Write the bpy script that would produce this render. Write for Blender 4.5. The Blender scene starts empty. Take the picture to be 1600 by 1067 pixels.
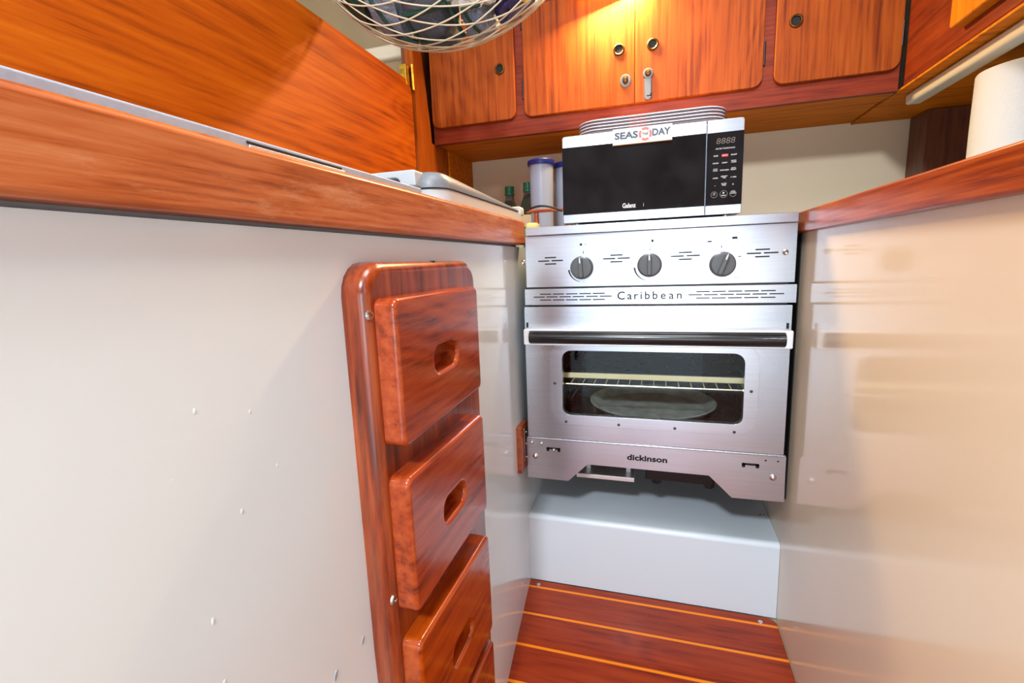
import bpy, bmesh, math, random
from mathutils import Vector, Matrix, noise
random.seed(7)
C = bpy.context.scene.collection
H = 0.79            # eye height above the cabin sole; heights below are written relative to the eye
S = bpy.context.scene

# ------------------------------------------------------------------ camera
cam = bpy.data.cameras.new('camera'); cam.lens = 16.668; cam.sensor_width = 36; cam.clip_start = 0.01
camo = bpy.data.objects.new('camera', cam); C.objects.link(camo); S.camera = camo
ax_, ay_, az_ = -0.16343421, 0.03637991, 0.29959316
R = Matrix.Rotation(az_, 3, 'Z') @ Matrix.Rotation(ax_, 3, 'X') @ Matrix.Rotation(ay_, 3, 'Y')
right, fwd, up = R.col[0], R.col[1], R.col[2]
M4 = Matrix((right, up, -fwd)).transposed().to_4x4(); M4.translation = (0, 0, H)
camo.matrix_world = M4
# ------------------------------------------------------------------ world, lights, exposure
w = bpy.data.worlds.new('world'); S.world = w; w.use_nodes = True
w.node_tree.nodes['Background'].inputs[0].default_value = (0.73, 0.88, 1.0, 1)
w.node_tree.nodes['Background'].inputs[1].default_value = 2.5
S.view_settings.view_transform = 'Standard'; S.view_settings.look = 'None'
S.view_settings.gamma = 1.0; S.view_settings.exposure = 0.13; S.view_settings.use_curve_mapping = False
def area(name, loc, target, size, power, col, shape='DISK', size_y=None):
    l = bpy.data.lights.new(name, 'AREA'); l.shape = shape; l.size = size
    if size_y: l.size_y = size_y
    l.energy = power; l.color = col
    o = bpy.data.objects.new(name, l); C.objects.link(o)
    o.location = (loc[0], loc[1], loc[2] + H)
    d = Vector(target) - Vector(loc)
    o.rotation_euler = d.to_track_quat('-Z', 'Y').to_euler()
    return o
area('overhead_hatch_light', (-0.15, -0.9, 1.0), (0.0, 1.0, -0.1), 0.18, 31, (0.88, 0.94, 1.0))
area('overhead_fill_light', (0.0, 0.30, 1.13), (0.0, 0.5, -1.0), 0.5, 10, (0.94, 0.97, 1.0), 'SQUARE')  # added soft fill from above, no real source there
area('rear_fill_light', (0.15, -1.15, -0.05), (0.1, 1.0, -0.15), 0.42, 4.0, (0.86, 0.94, 1.0), 'RECTANGLE', 0.62)  # added fill behind the viewpoint, also whitens the steel front
area('galley_strip_light', (-0.11, 1.268, 0.636), (0.07, 0.8, -0.2), 0.16, 11, (1.0, 0.70, 0.35), 'RECTANGLE', 0.03)

# ------------------------------------------------------------------ materials
def lin(c):
    return tuple(((v/255)/12.92 if v/255 <= .04045 else ((v/255+.055)/1.055)**2.4) for v in c) + (1,)
def base(name):
    m = bpy.data.materials.new(name); m.use_nodes = True
    nt = m.node_tree; b = nt.nodes['Principled BSDF']
    return m, nt, b
def plain(name, col, rough=.5, metal=0, coat=0, spec=.5, trans=0, bump=None, emit=None, aniso=0, ior=1.45, var=None):
    m, nt, b = base(name)
    b.inputs['Base Color'].default_value = lin(col); b.inputs['Roughness'].default_value = rough
    b.inputs['Metallic'].default_value = metal; b.inputs['Coat Weight'].default_value = coat
    b.inputs['Coat Roughness'].default_value = .05
    b.inputs['Specular IOR Level'].default_value = spec; b.inputs['Transmission Weight'].default_value = trans
    b.inputs['IOR'].default_value = ior
    b.inputs['Anisotropic'].default_value = aniso
    if emit:
        b.inputs['Emission Color'].default_value = lin(emit[0]); b.inputs['Emission Strength'].default_value = emit[1]
    tc = nt.nodes.new('ShaderNodeTexCoord')
    n = nt.nodes.new('ShaderNodeTexNoise'); n.inputs['Scale'].default_value = bump[0] if bump else 40
    n.inputs['Detail'].default_value = 4
    nt.links.new(tc.outputs['Object'], n.inputs['Vector'])
    mr = nt.nodes.new('ShaderNodeMapRange'); mr.inputs[3].default_value = max(0, rough-.04); mr.inputs[4].default_value = rough+.04
    nt.links.new(n.outputs['Fac'], mr.inputs[0]); nt.links.new(mr.outputs[0], b.inputs['Roughness'])
    if bump:
        bp = nt.nodes.new('ShaderNodeBump'); bp.inputs['Strength'].default_value = bump[1]; bp.inputs['Distance'].default_value = bump[2]
        nt.links.new(n.outputs['Fac'], bp.inputs['Height']); nt.links.new(bp.outputs[0], b.inputs['Normal'])
    if var:
        n2 = nt.nodes.new('ShaderNodeTexNoise'); n2.inputs['Scale'].default_value = var[1]; n2.inputs['Detail'].default_value = 5
        nt.links.new(tc.outputs['Object'], n2.inputs['Vector'])
        cr = nt.nodes.new('ShaderNodeValToRGB'); cr.color_ramp.elements[0].position = .35; cr.color_ramp.elements[1].position = .65
        cr.color_ramp.elements[0].color = lin(var[0]); cr.color_ramp.elements[1].color = lin(col)
        nt.links.new(n2.outputs['Fac'], cr.inputs[0]); nt.links.new(cr.outputs[0], b.inputs['Base Color'])
    return m
def wood(name, dark, mid, light, axis='Z', fine=90, along=.06, rough=.3, coat=.4, figure=1.0, stripes=None, worn=None, spec=.5):
    """varnished teak: stretched noise for the pores, a warped band pattern for the figure"""
    m, nt, b = base(name); L = nt.links
    tc = nt.nodes.new('ShaderNodeTexCoord')
    mp = nt.nodes.new('ShaderNodeMapping')
    sc = [1, 1, 1]; sc['XYZ'.index(axis)] = along
    mp.inputs['Scale'].default_value = sc
    L.new(tc.outputs['Object'], mp.inputs['Vector'])
    n1 = nt.nodes.new('ShaderNodeTexNoise'); n1.inputs['Scale'].default_value = fine*1.7; n1.inputs['Detail'].default_value = 7; n1.inputs['Roughness'].default_value = .65
    L.new(mp.outputs[0], n1.inputs['Vector'])
    mp2 = nt.nodes.new('ShaderNodeMapping')
    sc2 = [1, 1, 1]; sc2['XYZ'.index(axis)] = .22
    mp2.inputs['Scale'].default_value = sc2; mp2.inputs['Location'].default_value = (.31, .17, .05)
    L.new(tc.outputs['Object'], mp2.inputs['Vector'])
    n2 = nt.nodes.new('ShaderNodeTexNoise'); n2.inputs['Scale'].default_value = 5; n2.inputs['Detail'].default_value = 2; n2.inputs['Distortion'].default_value = .6
    L.new(mp2.outputs[0], n2.inputs['Vector'])
    mul = nt.nodes.new('ShaderNodeMath'); mul.operation = 'MULTIPLY'; mul.inputs[1].default_value = 75 * figure
    L.new(n2.outputs['Fac'], mul.inputs[0])
    sn = nt.nodes.new('ShaderNodeMath'); sn.operation = 'SINE'; L.new(mul.outputs[0], sn.inputs[0])
    mr = nt.nodes.new('ShaderNodeMapRange'); mr.inputs[1].default_value = -1; mr.inputs[3].default_value = -.045; mr.inputs[4].default_value = .045
    L.new(sn.outputs[0], mr.inputs[0])
    n4 = nt.nodes.new('ShaderNodeTexNoise'); n4.inputs['Scale'].default_value = 9; n4.inputs['Detail'].default_value = 2
    L.new(mp2.outputs[0], n4.inputs['Vector'])
    m4 = nt.nodes.new('ShaderNodeMapRange'); m4.inputs[3].default_value = -.12; m4.inputs[4].default_value = .12
    L.new(n4.outputs['Fac'], m4.inputs[0])
    ad = nt.nodes.new('ShaderNodeMath'); ad.operation = 'ADD'; L.new(n1.outputs['Fac'], ad.inputs[0]); L.new(mr.outputs[0], ad.inputs[1])
    ad2 = nt.nodes.new('ShaderNodeMath'); ad2.operation = 'ADD'; L.new(ad.outputs[0], ad2.inputs[0]); L.new(m4.outputs[0], ad2.inputs[1])
    cr = nt.nodes.new('ShaderNodeValToRGB'); e = cr.color_ramp.elements
    e[0].position = .26; e[0].color = lin(dark); e[1].position = .74; e[1].color = lin(light)
    k = e.new(.47); k.color = lin(mid)
    L.new(ad2.outputs[0], cr.inputs[0]); out = cr.outputs[0]
    if worn:      # pale scuffs in the varnish
        n3 = nt.nodes.new('ShaderNodeTexNoise'); n3.inputs['Scale'].default_value = 14; n3.inputs['Detail'].default_value = 9; n3.inputs['Roughness'].default_value = .75
        L.new(mp2.outputs[0], n3.inputs['Vector'])
        r3 = nt.nodes.new('ShaderNodeMapRange'); r3.inputs[1].default_value = .52; r3.inputs[2].default_value = .72; r3.inputs[4].default_value = worn[1]
        L.new(n3.outputs['Fac'], r3.inputs[0])
        mx = nt.nodes.new('ShaderNodeMix'); mx.data_type = 'RGBA'; mx.inputs[7].default_value = lin(worn[0])
        L.new(r3.outputs[0], mx.inputs[0]); L.new(out, mx.inputs[6]); out = mx.outputs[2]
    if stripes:   # inlaid pale strips across the sole
        y0, pitch, wd, colr = stripes
        sx = nt.nodes.new('ShaderNodeSeparateXYZ'); L.new(tc.outputs['Object'], sx.inputs[0])
        a = nt.nodes.new('ShaderNodeMath'); a.operation = 'SUBTRACT'; a.inputs[1].default_value = y0; L.new(sx.outputs[1], a.inputs[0])
        q = nt.nodes.new('ShaderNodeMath'); q.operation = 'PINGPONG'; q.inputs[1].default_value = pitch/2; L.new(a.outputs[0], q.inputs[0])
        lt = nt.nodes.new('ShaderNodeMath'); lt.operation = 'LESS_THAN'; lt.inputs[1].default_value = wd/2; L.new(q.outputs[0], lt.inputs[0])
        mx = nt.nodes.new('ShaderNodeMix'); mx.data_type = 'RGBA'; mx.inputs[7].default_value = lin(colr)
        L.new(lt.outputs[0], mx.inputs[0]); L.new(out, mx.inputs[6]); out = mx.outputs[2]
    L.new(out, b.inputs['Base Color'])
    b.inputs['Roughness'].default_value = rough; b.inputs['Specular IOR Level'].default_value = spec; b.inputs['Coat Weight'].default_value = coat; b.inputs['Coat Roughness'].default_value = .12
    bp = nt.nodes.new('ShaderNodeBump'); bp.inputs['Strength'].default_value = .12; bp.inputs['Distance'].default_value = .001
    L.new(n1.outputs['Fac'], bp.inputs['Height']); L.new(bp.outputs[0], b.inputs['Normal'])
    return m
def steel(name, col=(205, 208, 214), rough=.26, axis='X', bump=.12, fine=420):
    m, nt, b = base(name); L = nt.links
    tc = nt.nodes.new('ShaderNodeTexCoord'); mp = nt.nodes.new('ShaderNodeMapping')
    sc = [1, 1, 1]; sc['XYZ'.index(axis)] = .02; mp.inputs['Scale'].default_value = sc
    L.new(tc.outputs['Object'], mp.inputs['Vector'])
    n = nt.nodes.new('ShaderNodeTexNoise'); n.inputs['Scale'].default_value = fine; n.inputs['Detail'].default_value = 4
    L.new(mp.outputs[0], n.inputs['Vector'])
    n2 = nt.nodes.new('ShaderNodeTexNoise'); n2.inputs['Scale'].default_value = 7; n2.inputs['Detail'].default_value = 1
    L.new(tc.outputs['Object'], n2.inputs['Vector'])
    mr = nt.nodes.new('ShaderNodeMapRange'); mr.inputs[3].default_value = rough-.03; mr.inputs[4].default_value = rough+.05
    L.new(n2.outputs['Fac'], mr.inputs[0]); L.new(mr.outputs[0], b.inputs['Roughness'])
    cr = nt.nodes.new('ShaderNodeValToRGB'); cr.color_ramp.elements[0].color = lin(tuple(v*.9 for v in col)); cr.color_ramp.elements[1].color = lin(col)
    L.new(n.outputs['Fac'], cr.inputs[0]); L.new(cr.outputs[0], b.inputs['Base Color'])
    b.inputs['Metallic'].default_value = 1; b.inputs['Anisotropic'].default_value = .6; b.inputs['Anisotropic Rotation'].default_value = .25
    tg = nt.nodes.new('ShaderNodeTangent'); tg.direction_type = 'RADIAL'; tg.axis = 'Z'
    L.new(tg.outputs[0], b.inputs['Tangent'])
    bp = nt.nodes.new('ShaderNodeBump'); bp.inputs['Strength'].default_value = bump; bp.inputs['Distance'].default_value = .0004
    L.new(n.outputs['Fac'], bp.inputs['Height']); L.new(bp.outputs[0], b.inputs['Normal'])
    return m
def clear(name, tint=(255, 255, 255), refl=.12, rough=.02):
    m, nt, b = base(name); nt.nodes.remove(b); out = nt.nodes['Material Output']
    t = nt.nodes.new('ShaderNodeBsdfTransparent'); t.inputs[0].default_value = lin(tint)
    g = nt.nodes.new('ShaderNodeBsdfGlossy'); g.inputs['Roughness'].default_value = rough
    fr = nt.nodes.new('ShaderNodeFresnel'); fr.inputs[0].default_value = 1.5
    tc = nt.nodes.new('ShaderNodeTexCoord'); n = nt.nodes.new('ShaderNodeTexNoise'); n.inputs['Scale'].default_value = 60
    nt.links.new(tc.outputs['Object'], n.inputs['Vector'])
    ad = nt.nodes.new('ShaderNodeMath'); ad.operation = 'MULTIPLY_ADD'; ad.inputs[1].default_value = refl; fr.inputs[0].default_value = 1.28
    nt.links.new(n.outputs['Fac'], ad.inputs[0]); nt.links.new(fr.outputs[0], ad.inputs[2])
    mx = nt.nodes.new('ShaderNodeMixShader')
    nt.links.new(ad.outputs[0], mx.inputs[0]); nt.links.new(t.outputs[0], mx.inputs[1]); nt.links.new(g.outputs[0], mx.inputs[2])
    nt.links.new(mx.outputs[0], out.inputs[0]); return m

WHITE = (226, 223, 220)
m_wall = plain('gelcoat_white', (217, 232, 240), .15, coat=.35, bump=(22, .10, .002))
m_wallr = plain('gelcoat_cream', (224, 205, 180), .13, coat=.2, bump=(6, .03, .002))
m_step = plain('gelcoat_step', (208, 220, 230), .3, coat=.2)
m_hull = plain('hull_paint', (214, 198, 168), .5, bump=(10, .05, .002))
m_ceil = plain('ceiling_paint', (222, 216, 204), .6)
m_cab = wood('teak_cabinet_door', (98, 36, 4), (144, 64, 11), (164, 84, 22), 'Z', fine=80, along=.035, figure=.8, rough=.5, coat=.0, spec=0.15)
m_rail = wood('teak_face_frame', (88, 26, 10), (124, 42, 18), (140, 56, 26), 'X', fine=100, rough=.5, coat=0, spec=0.2)
m_soff = wood('teak_underside', (150, 74, 4), (196, 104, 8), (214, 122, 18), 'X', fine=60, rough=0.6, spec=0.1, coat=0)
m_panel = wood('teak_panel', (120, 46, 1), (166, 72, 2), (186, 92, 8), 'Y', fine=55, along=.04, figure=1.3, rough=.55, coat=.0, spec=0.12)
m_side = wood('teak_side_panel', (112, 44, 3), (150, 68, 8), (170, 86, 16), 'Z', fine=80, rough=.5, coat=0, spec=0.15)
m_trim = wood('teak_counter_trim', (136, 62, 26), (180, 98, 52), (198, 124, 78), 'Y', fine=120, along=.05, rough=.35, figure=.5, worn=((216, 168, 132), .8), spec=0.3, coat=0.2)
m_trimr = wood('teak_right_trim', (116, 34, 3), (164, 68, 6), (190, 96, 20), 'Y', fine=150, along=.03, figure=.4, rough=.28, worn=((224, 160, 100), .3), spec=0.3, coat=0.2)
m_ladf = wood('teak_ladder_frame', (64, 20, 6), (128, 46, 12), (166, 76, 26), 'Z', fine=60, rough=.28, coat=.5, worn=((190, 116, 80), .3))
m_tread = wood('teak_tread', (92, 30, 10), (152, 58, 20), (176, 82, 38), 'Y', fine=55, along=.09, figure=1.1, rough=.22, coat=0.45, spec=0.35)
m_tread2 = wood('teak_tread_orange', (108, 36, 4), (158, 62, 8), (180, 80, 16), 'Y', fine=55, along=.09, figure=1.0, rough=.2, coat=0.5, spec=0.35)
m_floor = wood('teak_sole', (92, 22, 2), (140, 42, 5), (160, 58, 12), 'X', fine=60, along=.06, rough=.42, coat=0.12, stripes=(1.021, .0905, .0068, (238, 132, 12)), spec=0.3)
m_rcab = wood('teak_right_cabinet', (72, 20, 2), (112, 38, 4), (136, 56, 10), 'Y', fine=50, along=.07, figure=1.6, rough=.45, coat=0, spec=0.2)
m_block = wood('pale_door_teak', (166, 82, 4), (200, 106, 8), (214, 124, 22), 'Z', fine=60, spec=0.2, coat=0.05)
m_post = wood('dark_post_teak', (58, 24, 8), (98, 48, 20), (116, 62, 30), 'Z', fine=70, rough=.5, coat=.1)
m_counter = plain('counter_laminate', (158, 172, 188), .6, bump=(500, .3, .0004), var=((150, 164, 180), 120))
m_steel = steel('brushed_steel', (202, 208, 218), rough=.28)
m_steel2 = steel('mirror_steel', (200, 206, 216), rough=.26, bump=.03)
m_steeld = steel('dark_steel', (96, 94, 92), rough=.4)
m_alu = plain('satin_aluminium', (226, 226, 228), .35, metal=.55)
m_black = plain('black_plastic', (18, 19, 21), .35)
m_bar = plain('black_handle_grip', (22, 23, 26), .22, coat=.2)
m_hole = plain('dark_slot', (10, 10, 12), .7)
m_knob = plain('knob_grey', (84, 88, 90), .38)
m_white = plain('white_mark', (235, 235, 235), .4)
m_mwglass = plain('black_glass', (16, 19, 22), .06, coat=.5, var=((30, 33, 36), 14))
m_mwtext = plain('panel_lettering', (214, 214, 212), .5)
m_red = plain('red_button', (220, 40, 40), .4)
m_disp = plain('display_digits', (92, 78, 66), .5)
m_enamel = plain('oven_enamel', (34, 32, 32), .28, coat=.3, var=((18, 17, 17), 12))
m_pan = plain('pan_metal', (190, 202, 196), .45, metal=.35, var=((150, 164, 160), 30))
m_stone = plain('cream_enamel', (226, 222, 176), .45, var=((214, 208, 158), 8), emit=None)
m_rack = plain('rack_wire', (214, 206, 180), .3, metal=.8)
m_glass = clear('oven_glass', refl=.0)
m_brass = plain('aged_brass', (120, 92, 52), .3, metal=1)
m_brassp = plain('polished_brass', (206, 160, 60), .28, metal=1, var=((150, 110, 40), 60))
m_lock = plain('grey_lock_plastic', (86, 94, 104), .4)
m_screw = plain('screw_steel', (200, 200, 200), .25, metal=1)
m_coolb = plain('cooler_body', (190, 194, 194), .45)
m_coolh = plain('cooler_handle', (172, 182, 188), .4)
m_cooll = plain('cooler_lid', (112, 118, 124), .34, bump=(420, .5, .001))
m_jar = plain('frosted_plastic', (164, 172, 192), .35, trans=.25)
m_lid = plain('blue_lid', (30, 42, 120), .3)
m_sugar = plain('jar_contents', (176, 186, 204), .8)
m_bott = plain('green_bottle', (14, 22, 4), .08, coat=.6)
m_cap = plain('green_cap', (22, 92, 62), .35)
m_label = plain('green_label', (24, 130, 66), .5)
m_lab2 = plain('cream_label', (206, 180, 140), .5)
m_fid = wood('fiddle_wood', (116, 44, 16), (160, 74, 30), (176, 90, 44), 'X', fine=90)
m_cable = plain('black_cable', (24, 24, 26), .5)
m_sponge = plain('yellow_sponge', (232, 204, 130), .9, bump=(200, .5, .001))
m_tray = plain('tray_melamine', (226, 212, 208), .3, coat=.2)
m_trayl = plain('tray_stripe', (52, 50, 84), .4)
m_trayr = plain('tray_red', (190, 50, 60), .4)
m_sign = plain('sign_white', (206, 204, 198), .5, var=((206, 204, 200), 60))
m_signe = plain('sign_edge', (196, 150, 90), .6)
m_navy = plain('sign_navy', (66, 84, 100), .6)
m_coral = plain('sign_coral', (222, 116, 110), .6)
m_tube = plain('cream_tube', (204, 194, 172), .35)
m_paper = plain('paper_towel', (186, 186, 184), .9, bump=(260, .5, .001))
m_cord = plain('net_cord', (206, 190, 160), .8, bump=(900, .5, .0005))
m_mesh = plain('grey_mesh_fabric', (150, 160, 174), .7, bump=(900, .8, .001), var=((96, 104, 118), 500))
m_meshd = plain('dark_mesh_fabric', (84, 88, 96), .7, bump=(900, .8, .001), var=((62, 64, 72), 400))
m_green = plain('green_binding', (20, 56, 42), .5)
m_greenf = plain('dark_green_fabric', (40, 62, 48), .7)
m_plast = plain('clear_bag_plastic', (232, 226, 216), .15, trans=.35, coat=.5, bump=(24, 1, .01))
m_yell = plain('yellow_packet', (240, 184, 20), .35)
m_purp = plain('purple_packet', (52, 46, 92), .5)
m_lamp = plain('lamp_diffuser', (255, 220, 160), .5, emit=((255, 196, 110), 9))
m_bread = plain('brown_packet', (150, 96, 54), .5)

# ------------------------------------------------------------------ geometry helpers
class G:
    def __init__(s): s.v = []; s.f = []
    def add(s, vs, fs):
        n = len(s.v); s.v += [tuple(v) for v in vs]; s.f += [tuple(i+n for i in f) for f in fs]; return s
    def merge(s, o): return s.add(o.v, o.f)
def MAP(ax, a, b, d):
    return {'X': (d, a, b), 'Y': (a, d, b), 'Z': (a, b, d)}[ax]
def rr(a0, a1, b0, b1, r=0.0, k=5):
    """rounded rectangle; r is one radius or four (a0b0, a1b0, a1b1, a0b1)"""
    rs = r if isinstance(r, (tuple, list)) else (r,)*4
    out = []
    for (cx, cy, st, q) in ((a0, b0, 180, rs[0]), (a1, b0, 270, rs[1]), (a1, b1, 0, rs[2]), (a0, b1, 90, rs[3])):
        q = max(q, 1e-5)
        x = cx + q if cx == a0 else cx - q
        y = cy + q if cy == b0 else cy - q
        for i in range(k+1):
            t = math.radians(st + 90*i/k)
            out.append((x + q*math.cos(t), y + q*math.sin(t)))
    return out
def loft(g, ax, secs, cap0=True, cap1=True):
    """secs: list of (loop, depth), joined one to the next"""
    n = len(secs[0][0]); vs = []; fs = []
    for lp, d in secs: vs += [MAP(ax, a, b, d) for a, b in lp]
    for s in range(len(secs)-1):
        for i in range(n):
            j = (i+1) % n
            fs.append((s*n+i, s*n+j, (s+1)*n+j, (s+1)*n+i))
    if cap0: fs.append(tuple(range(n))[::-1])
    if cap1: fs.append(tuple(range((len(secs)-1)*n, len(secs)*n)))
    return g.add(vs, fs)
def inset(rect, i):
    a0, a1, b0, b1, r = rect
    rs = r if isinstance(r, (tuple, list)) else (r,)*4
    return rr(a0+i, a1-i, b0+i, b1-i, tuple(max(q-i, 1e-5) for q in rs))
def slab(g, ax, rect, d0, d1, e=0.0, n=4, both=False):
    """rounded slab from depth d0 to d1 with a rounded-over front edge of radius e"""
    sg = 1 if d1 > d0 else -1; secs = []
    if both and e:
        for i in range(n, -1, -1):
            t = math.pi/2*i/n; secs.append((inset(rect, e*(1-math.cos(t))), d0 + sg*e*(1-math.sin(t))))
    else: secs.append((inset(rect, 0), d0))
    if e:
        for i in range(n+1):
            t = math.pi/2*i/n; secs.append((inset(rect, e*(1-math.cos(t))), d1 - sg*e*(1-math.sin(t))))
    else: secs.append((inset(rect, 0), d1))
    return loft(g, ax, secs)
def ring(g, ax, outer, inner, d0, d1, e=0.0, n=3, floor=None):
    """plate with a window: outer and inner are rects; floor = depth at which the hole is closed"""
    sg = 1 if d1 > d0 else -1
    secs = [(inset(outer, 0), d0)]
    for i in range(n+1) if e else [n]:
        t = math.pi/2*i/n; secs.append((inset(outer, e*(1-math.cos(t))), d1 - sg*e*(1-math.sin(t))))
    for i in range(n, -1, -1) if e else [0]:
        t = math.pi/2*i/n; secs.append((inset(inner, -e*(1-math.cos(t))) if e else inset(inner, 0), d1 - sg*e*(1-math.sin(t))))
    if floor is None:
        secs.append((inset(inner, 0), d0)); secs.append((inset(outer, 0), d0)); loft(g, ax, secs, False, False)
    else:
        secs.append((inset(inner, 0), floor)); loft(g, ax, secs, True, True)
    return g
def box(g, x0, x1, y0, y1, z0, z1, e=0.0):
    return slab(g, 'Z', (x0, x1, y0, y1, e), z0, z1, e, both=True) if e else slab(g, 'Z', (x0, x1, y0, y1, 0), z0, z1)
def lathe(g, c, prof, ax='Z', n=32, sx=1, sy=1):
    """prof: (radius, distance along axis)"""
    vs = []; fs = []
    for r, h in prof:
        for i in range(n):
            t = 2*math.pi*i/n; a, b = r*sx*math.cos(t), r*sy*math.sin(t)
            p = {'Z': (a, b, h), 'Y': (a, h, b), 'X': (h, a, b)}[ax]
            vs.append((c[0]+p[0], c[1]+p[1], c[2]+p[2]))
    for s in range(len(prof)-1):
        for i in range(n):
            j = (i+1) % n; fs.append((s*n+i, s*n+j, (s+1)*n+j, (s+1)*n+i))
    fs.append(tuple(range(n))); fs.append(tuple(range((len(prof)-1)*n, len(prof)*n)))
    return g.add(vs, fs)
def tube(g, pts, r, n=8, closed=False, cap=True):
    pts = [Vector(p) for p in pts]; m = len(pts); vs = []; fs = []
    T = []
    for i in range(m):
        a = pts[(i-1) % m] if (closed or i) else pts[i]; b = pts[(i+1) % m] if (closed or i < m-1) else pts[i]
        T.append((b-a).normalized())
    nrm = T[0].orthogonal().normalized()
    for i in range(m):
        nrm = (nrm - T[i]*nrm.dot(T[i]))
        nrm = nrm.normalized() if nrm.length > 1e-6 else T[i].orthogonal().normalized()
        bi = T[i].cross(nrm)
        for k in range(n):
            t = 2*math.pi*k/n; vs.append(pts[i] + nrm*(r*math.cos(t)) + bi*(r*math.sin(t)))
    for i in range(m if closed else m-1):
        for k in range(n):
            q = (k+1) % n; j = (i+1) % m
            fs.append((i*n+k, i*n+q, j*n+q, j*n+k))
    if cap and not closed: fs.append(tuple(range(n))); fs.append(tuple(range((m-1)*n, m*n)))
    return g.add(vs, fs)
def poly(g, ax, pts, d0, d1):
    return loft(g, ax, [(pts, d0), (pts, d1)])
def dash(g, a0, a1, b, h, y, ba=None):
    """a rounded slot mark standing 0.25 mm proud of a face at depth y (facing the aisle)"""
    return slab(g, 'Y', (a0, a1, b-h/2, b+h/2, h/2.1), y+.0006, y-.0003)
def text(s, size, x, y, z, w=None, bold=0.0, ext=.0004, font_shear=0.0, align='CENTER', rot=0.0):
    cu = bpy.data.curves.new('t', 'FONT'); cu.body = s; cu.size = size; cu.align_x = align; cu.align_y = 'CENTER'
    cu.offset = bold; cu.extrude = ext; cu.shear = font_shear; cu.resolution_u = 3
    o = bpy.data.objects.new('t', cu); C.objects.link(o)
    bpy.context.view_layer.update()
    me = bpy.data.meshes.new_from_object(o.evaluated_get(bpy.context.evaluated_depsgraph_get()))
    xs = [v.co.x for v in me.vertices] or [0, 1]
    k = 1 if w is None else w/max(1e-6, max(xs)-min(xs))
    mid = (max(xs)+min(xs))/2 if align == 'CENTER' else 0
    g = G(); cr, sr = math.cos(rot), math.sin(rot)
    vs = []
    for v in me.vertices:
        a, b = (v.co.x-mid)*k, v.co.y
        vs.append((x + a*cr - b*sr, y - v.co.z, z + a*sr + b*cr))
    g.add(vs, [tuple(p.vertices) for p in me.polygons])
    bpy.data.objects.remove(o); bpy.data.curves.remove(cu); bpy.data.meshes.remove(me)
    return g
def tag(o, label=None, cat=None, group=None, kind=None):
    for k, v in (('label', label), ('category', cat), ('group', group), ('kind', kind)):
        if v: o[k] = v
    return o
def thing(name, loc, label, cat, group=None, kind=None):
    o = bpy.data.objects.new(name, None); C.objects.link(o); o.location = (loc[0], loc[1], loc[2]+H); o.empty_display_size = .02
    o['_w'] = (loc[0], loc[1], loc[2]+H)
    return tag(o, label, cat, group, kind)
def obj(name, g, mat, parent=None, label=None, cat=None, group=None, kind=None, ang=32, flat=False):
    if parent is not None:
        og = Vector(parent['_w'])
    else:
        xs, ys, zs = zip(*g.v); og = Vector(((min(xs)+max(xs))/2, (min(ys)+max(ys))/2, min(zs)+H))
        if kind == 'structure': og = Vector((0, 0, H))
    me = bpy.data.meshes.new(name)
    me.from_pydata([(v[0]-og.x, v[1]-og.y, v[2]+H-og.z) for v in g.v], [], g.f)
    bm = bmesh.new(); bm.from_mesh(me)
    bmesh.ops.remove_doubles(bm, verts=bm.verts, dist=1e-6)
    bmesh.ops.recalc_face_normals(bm, faces=bm.faces)
    bm.to_mesh(me); bm.free()
    if not flat:
        me.polygons.foreach_set('use_smooth', [True]*len(me.polygons))
        me.set_sharp_from_angle(angle=math.radians(ang))
    me.materials.append(mat); me.update()
    o = bpy.data.objects.new(name, me); C.objects.link(o)
    o['_w'] = tuple(og)
    if not flat:
        wn = o.modifiers.new('weighted_normal', 'WEIGHTED_NORMAL'); wn.mode = 'FACE_AREA'; wn.weight = 90; wn.keep_sharp = True
    if parent is not None: o.parent = parent
    else: o.location = og
    return tag(o, label, cat, group, kind)

# ================================================================== THE SETTING
SC = 1.049
FL = -.79
# sole
g = G(); slab(g, 'Z', (-.300, .2585, -.9, 1.047, (.001, .001, .018, .014)), FL-.02, FL, .002)
floor = obj('floor', g, m_floor, label='dark varnished sole boards with bright orange inlaid strips', kind='structure')
for x, y in ((-.272, 1.030), (.225, 1.029)):
    g = G(); lathe(g, (x, y, FL), [(.0052, .0002), (.0048, .0012), (.003, .0016), (.0012, .0010), (.0003, .0008)], n=20)
    obj('screw', g, m_screw, floor, 'steel screw in the sole')
# bilge floor under the sole and out to both sides
g = G(); box(g, -1.7, 1.3, -1.0, 1.62, FL-.06, FL-.022)
obj('floor', g, m_hull, kind='structure', label='painted hull bottom under the sole')
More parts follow.
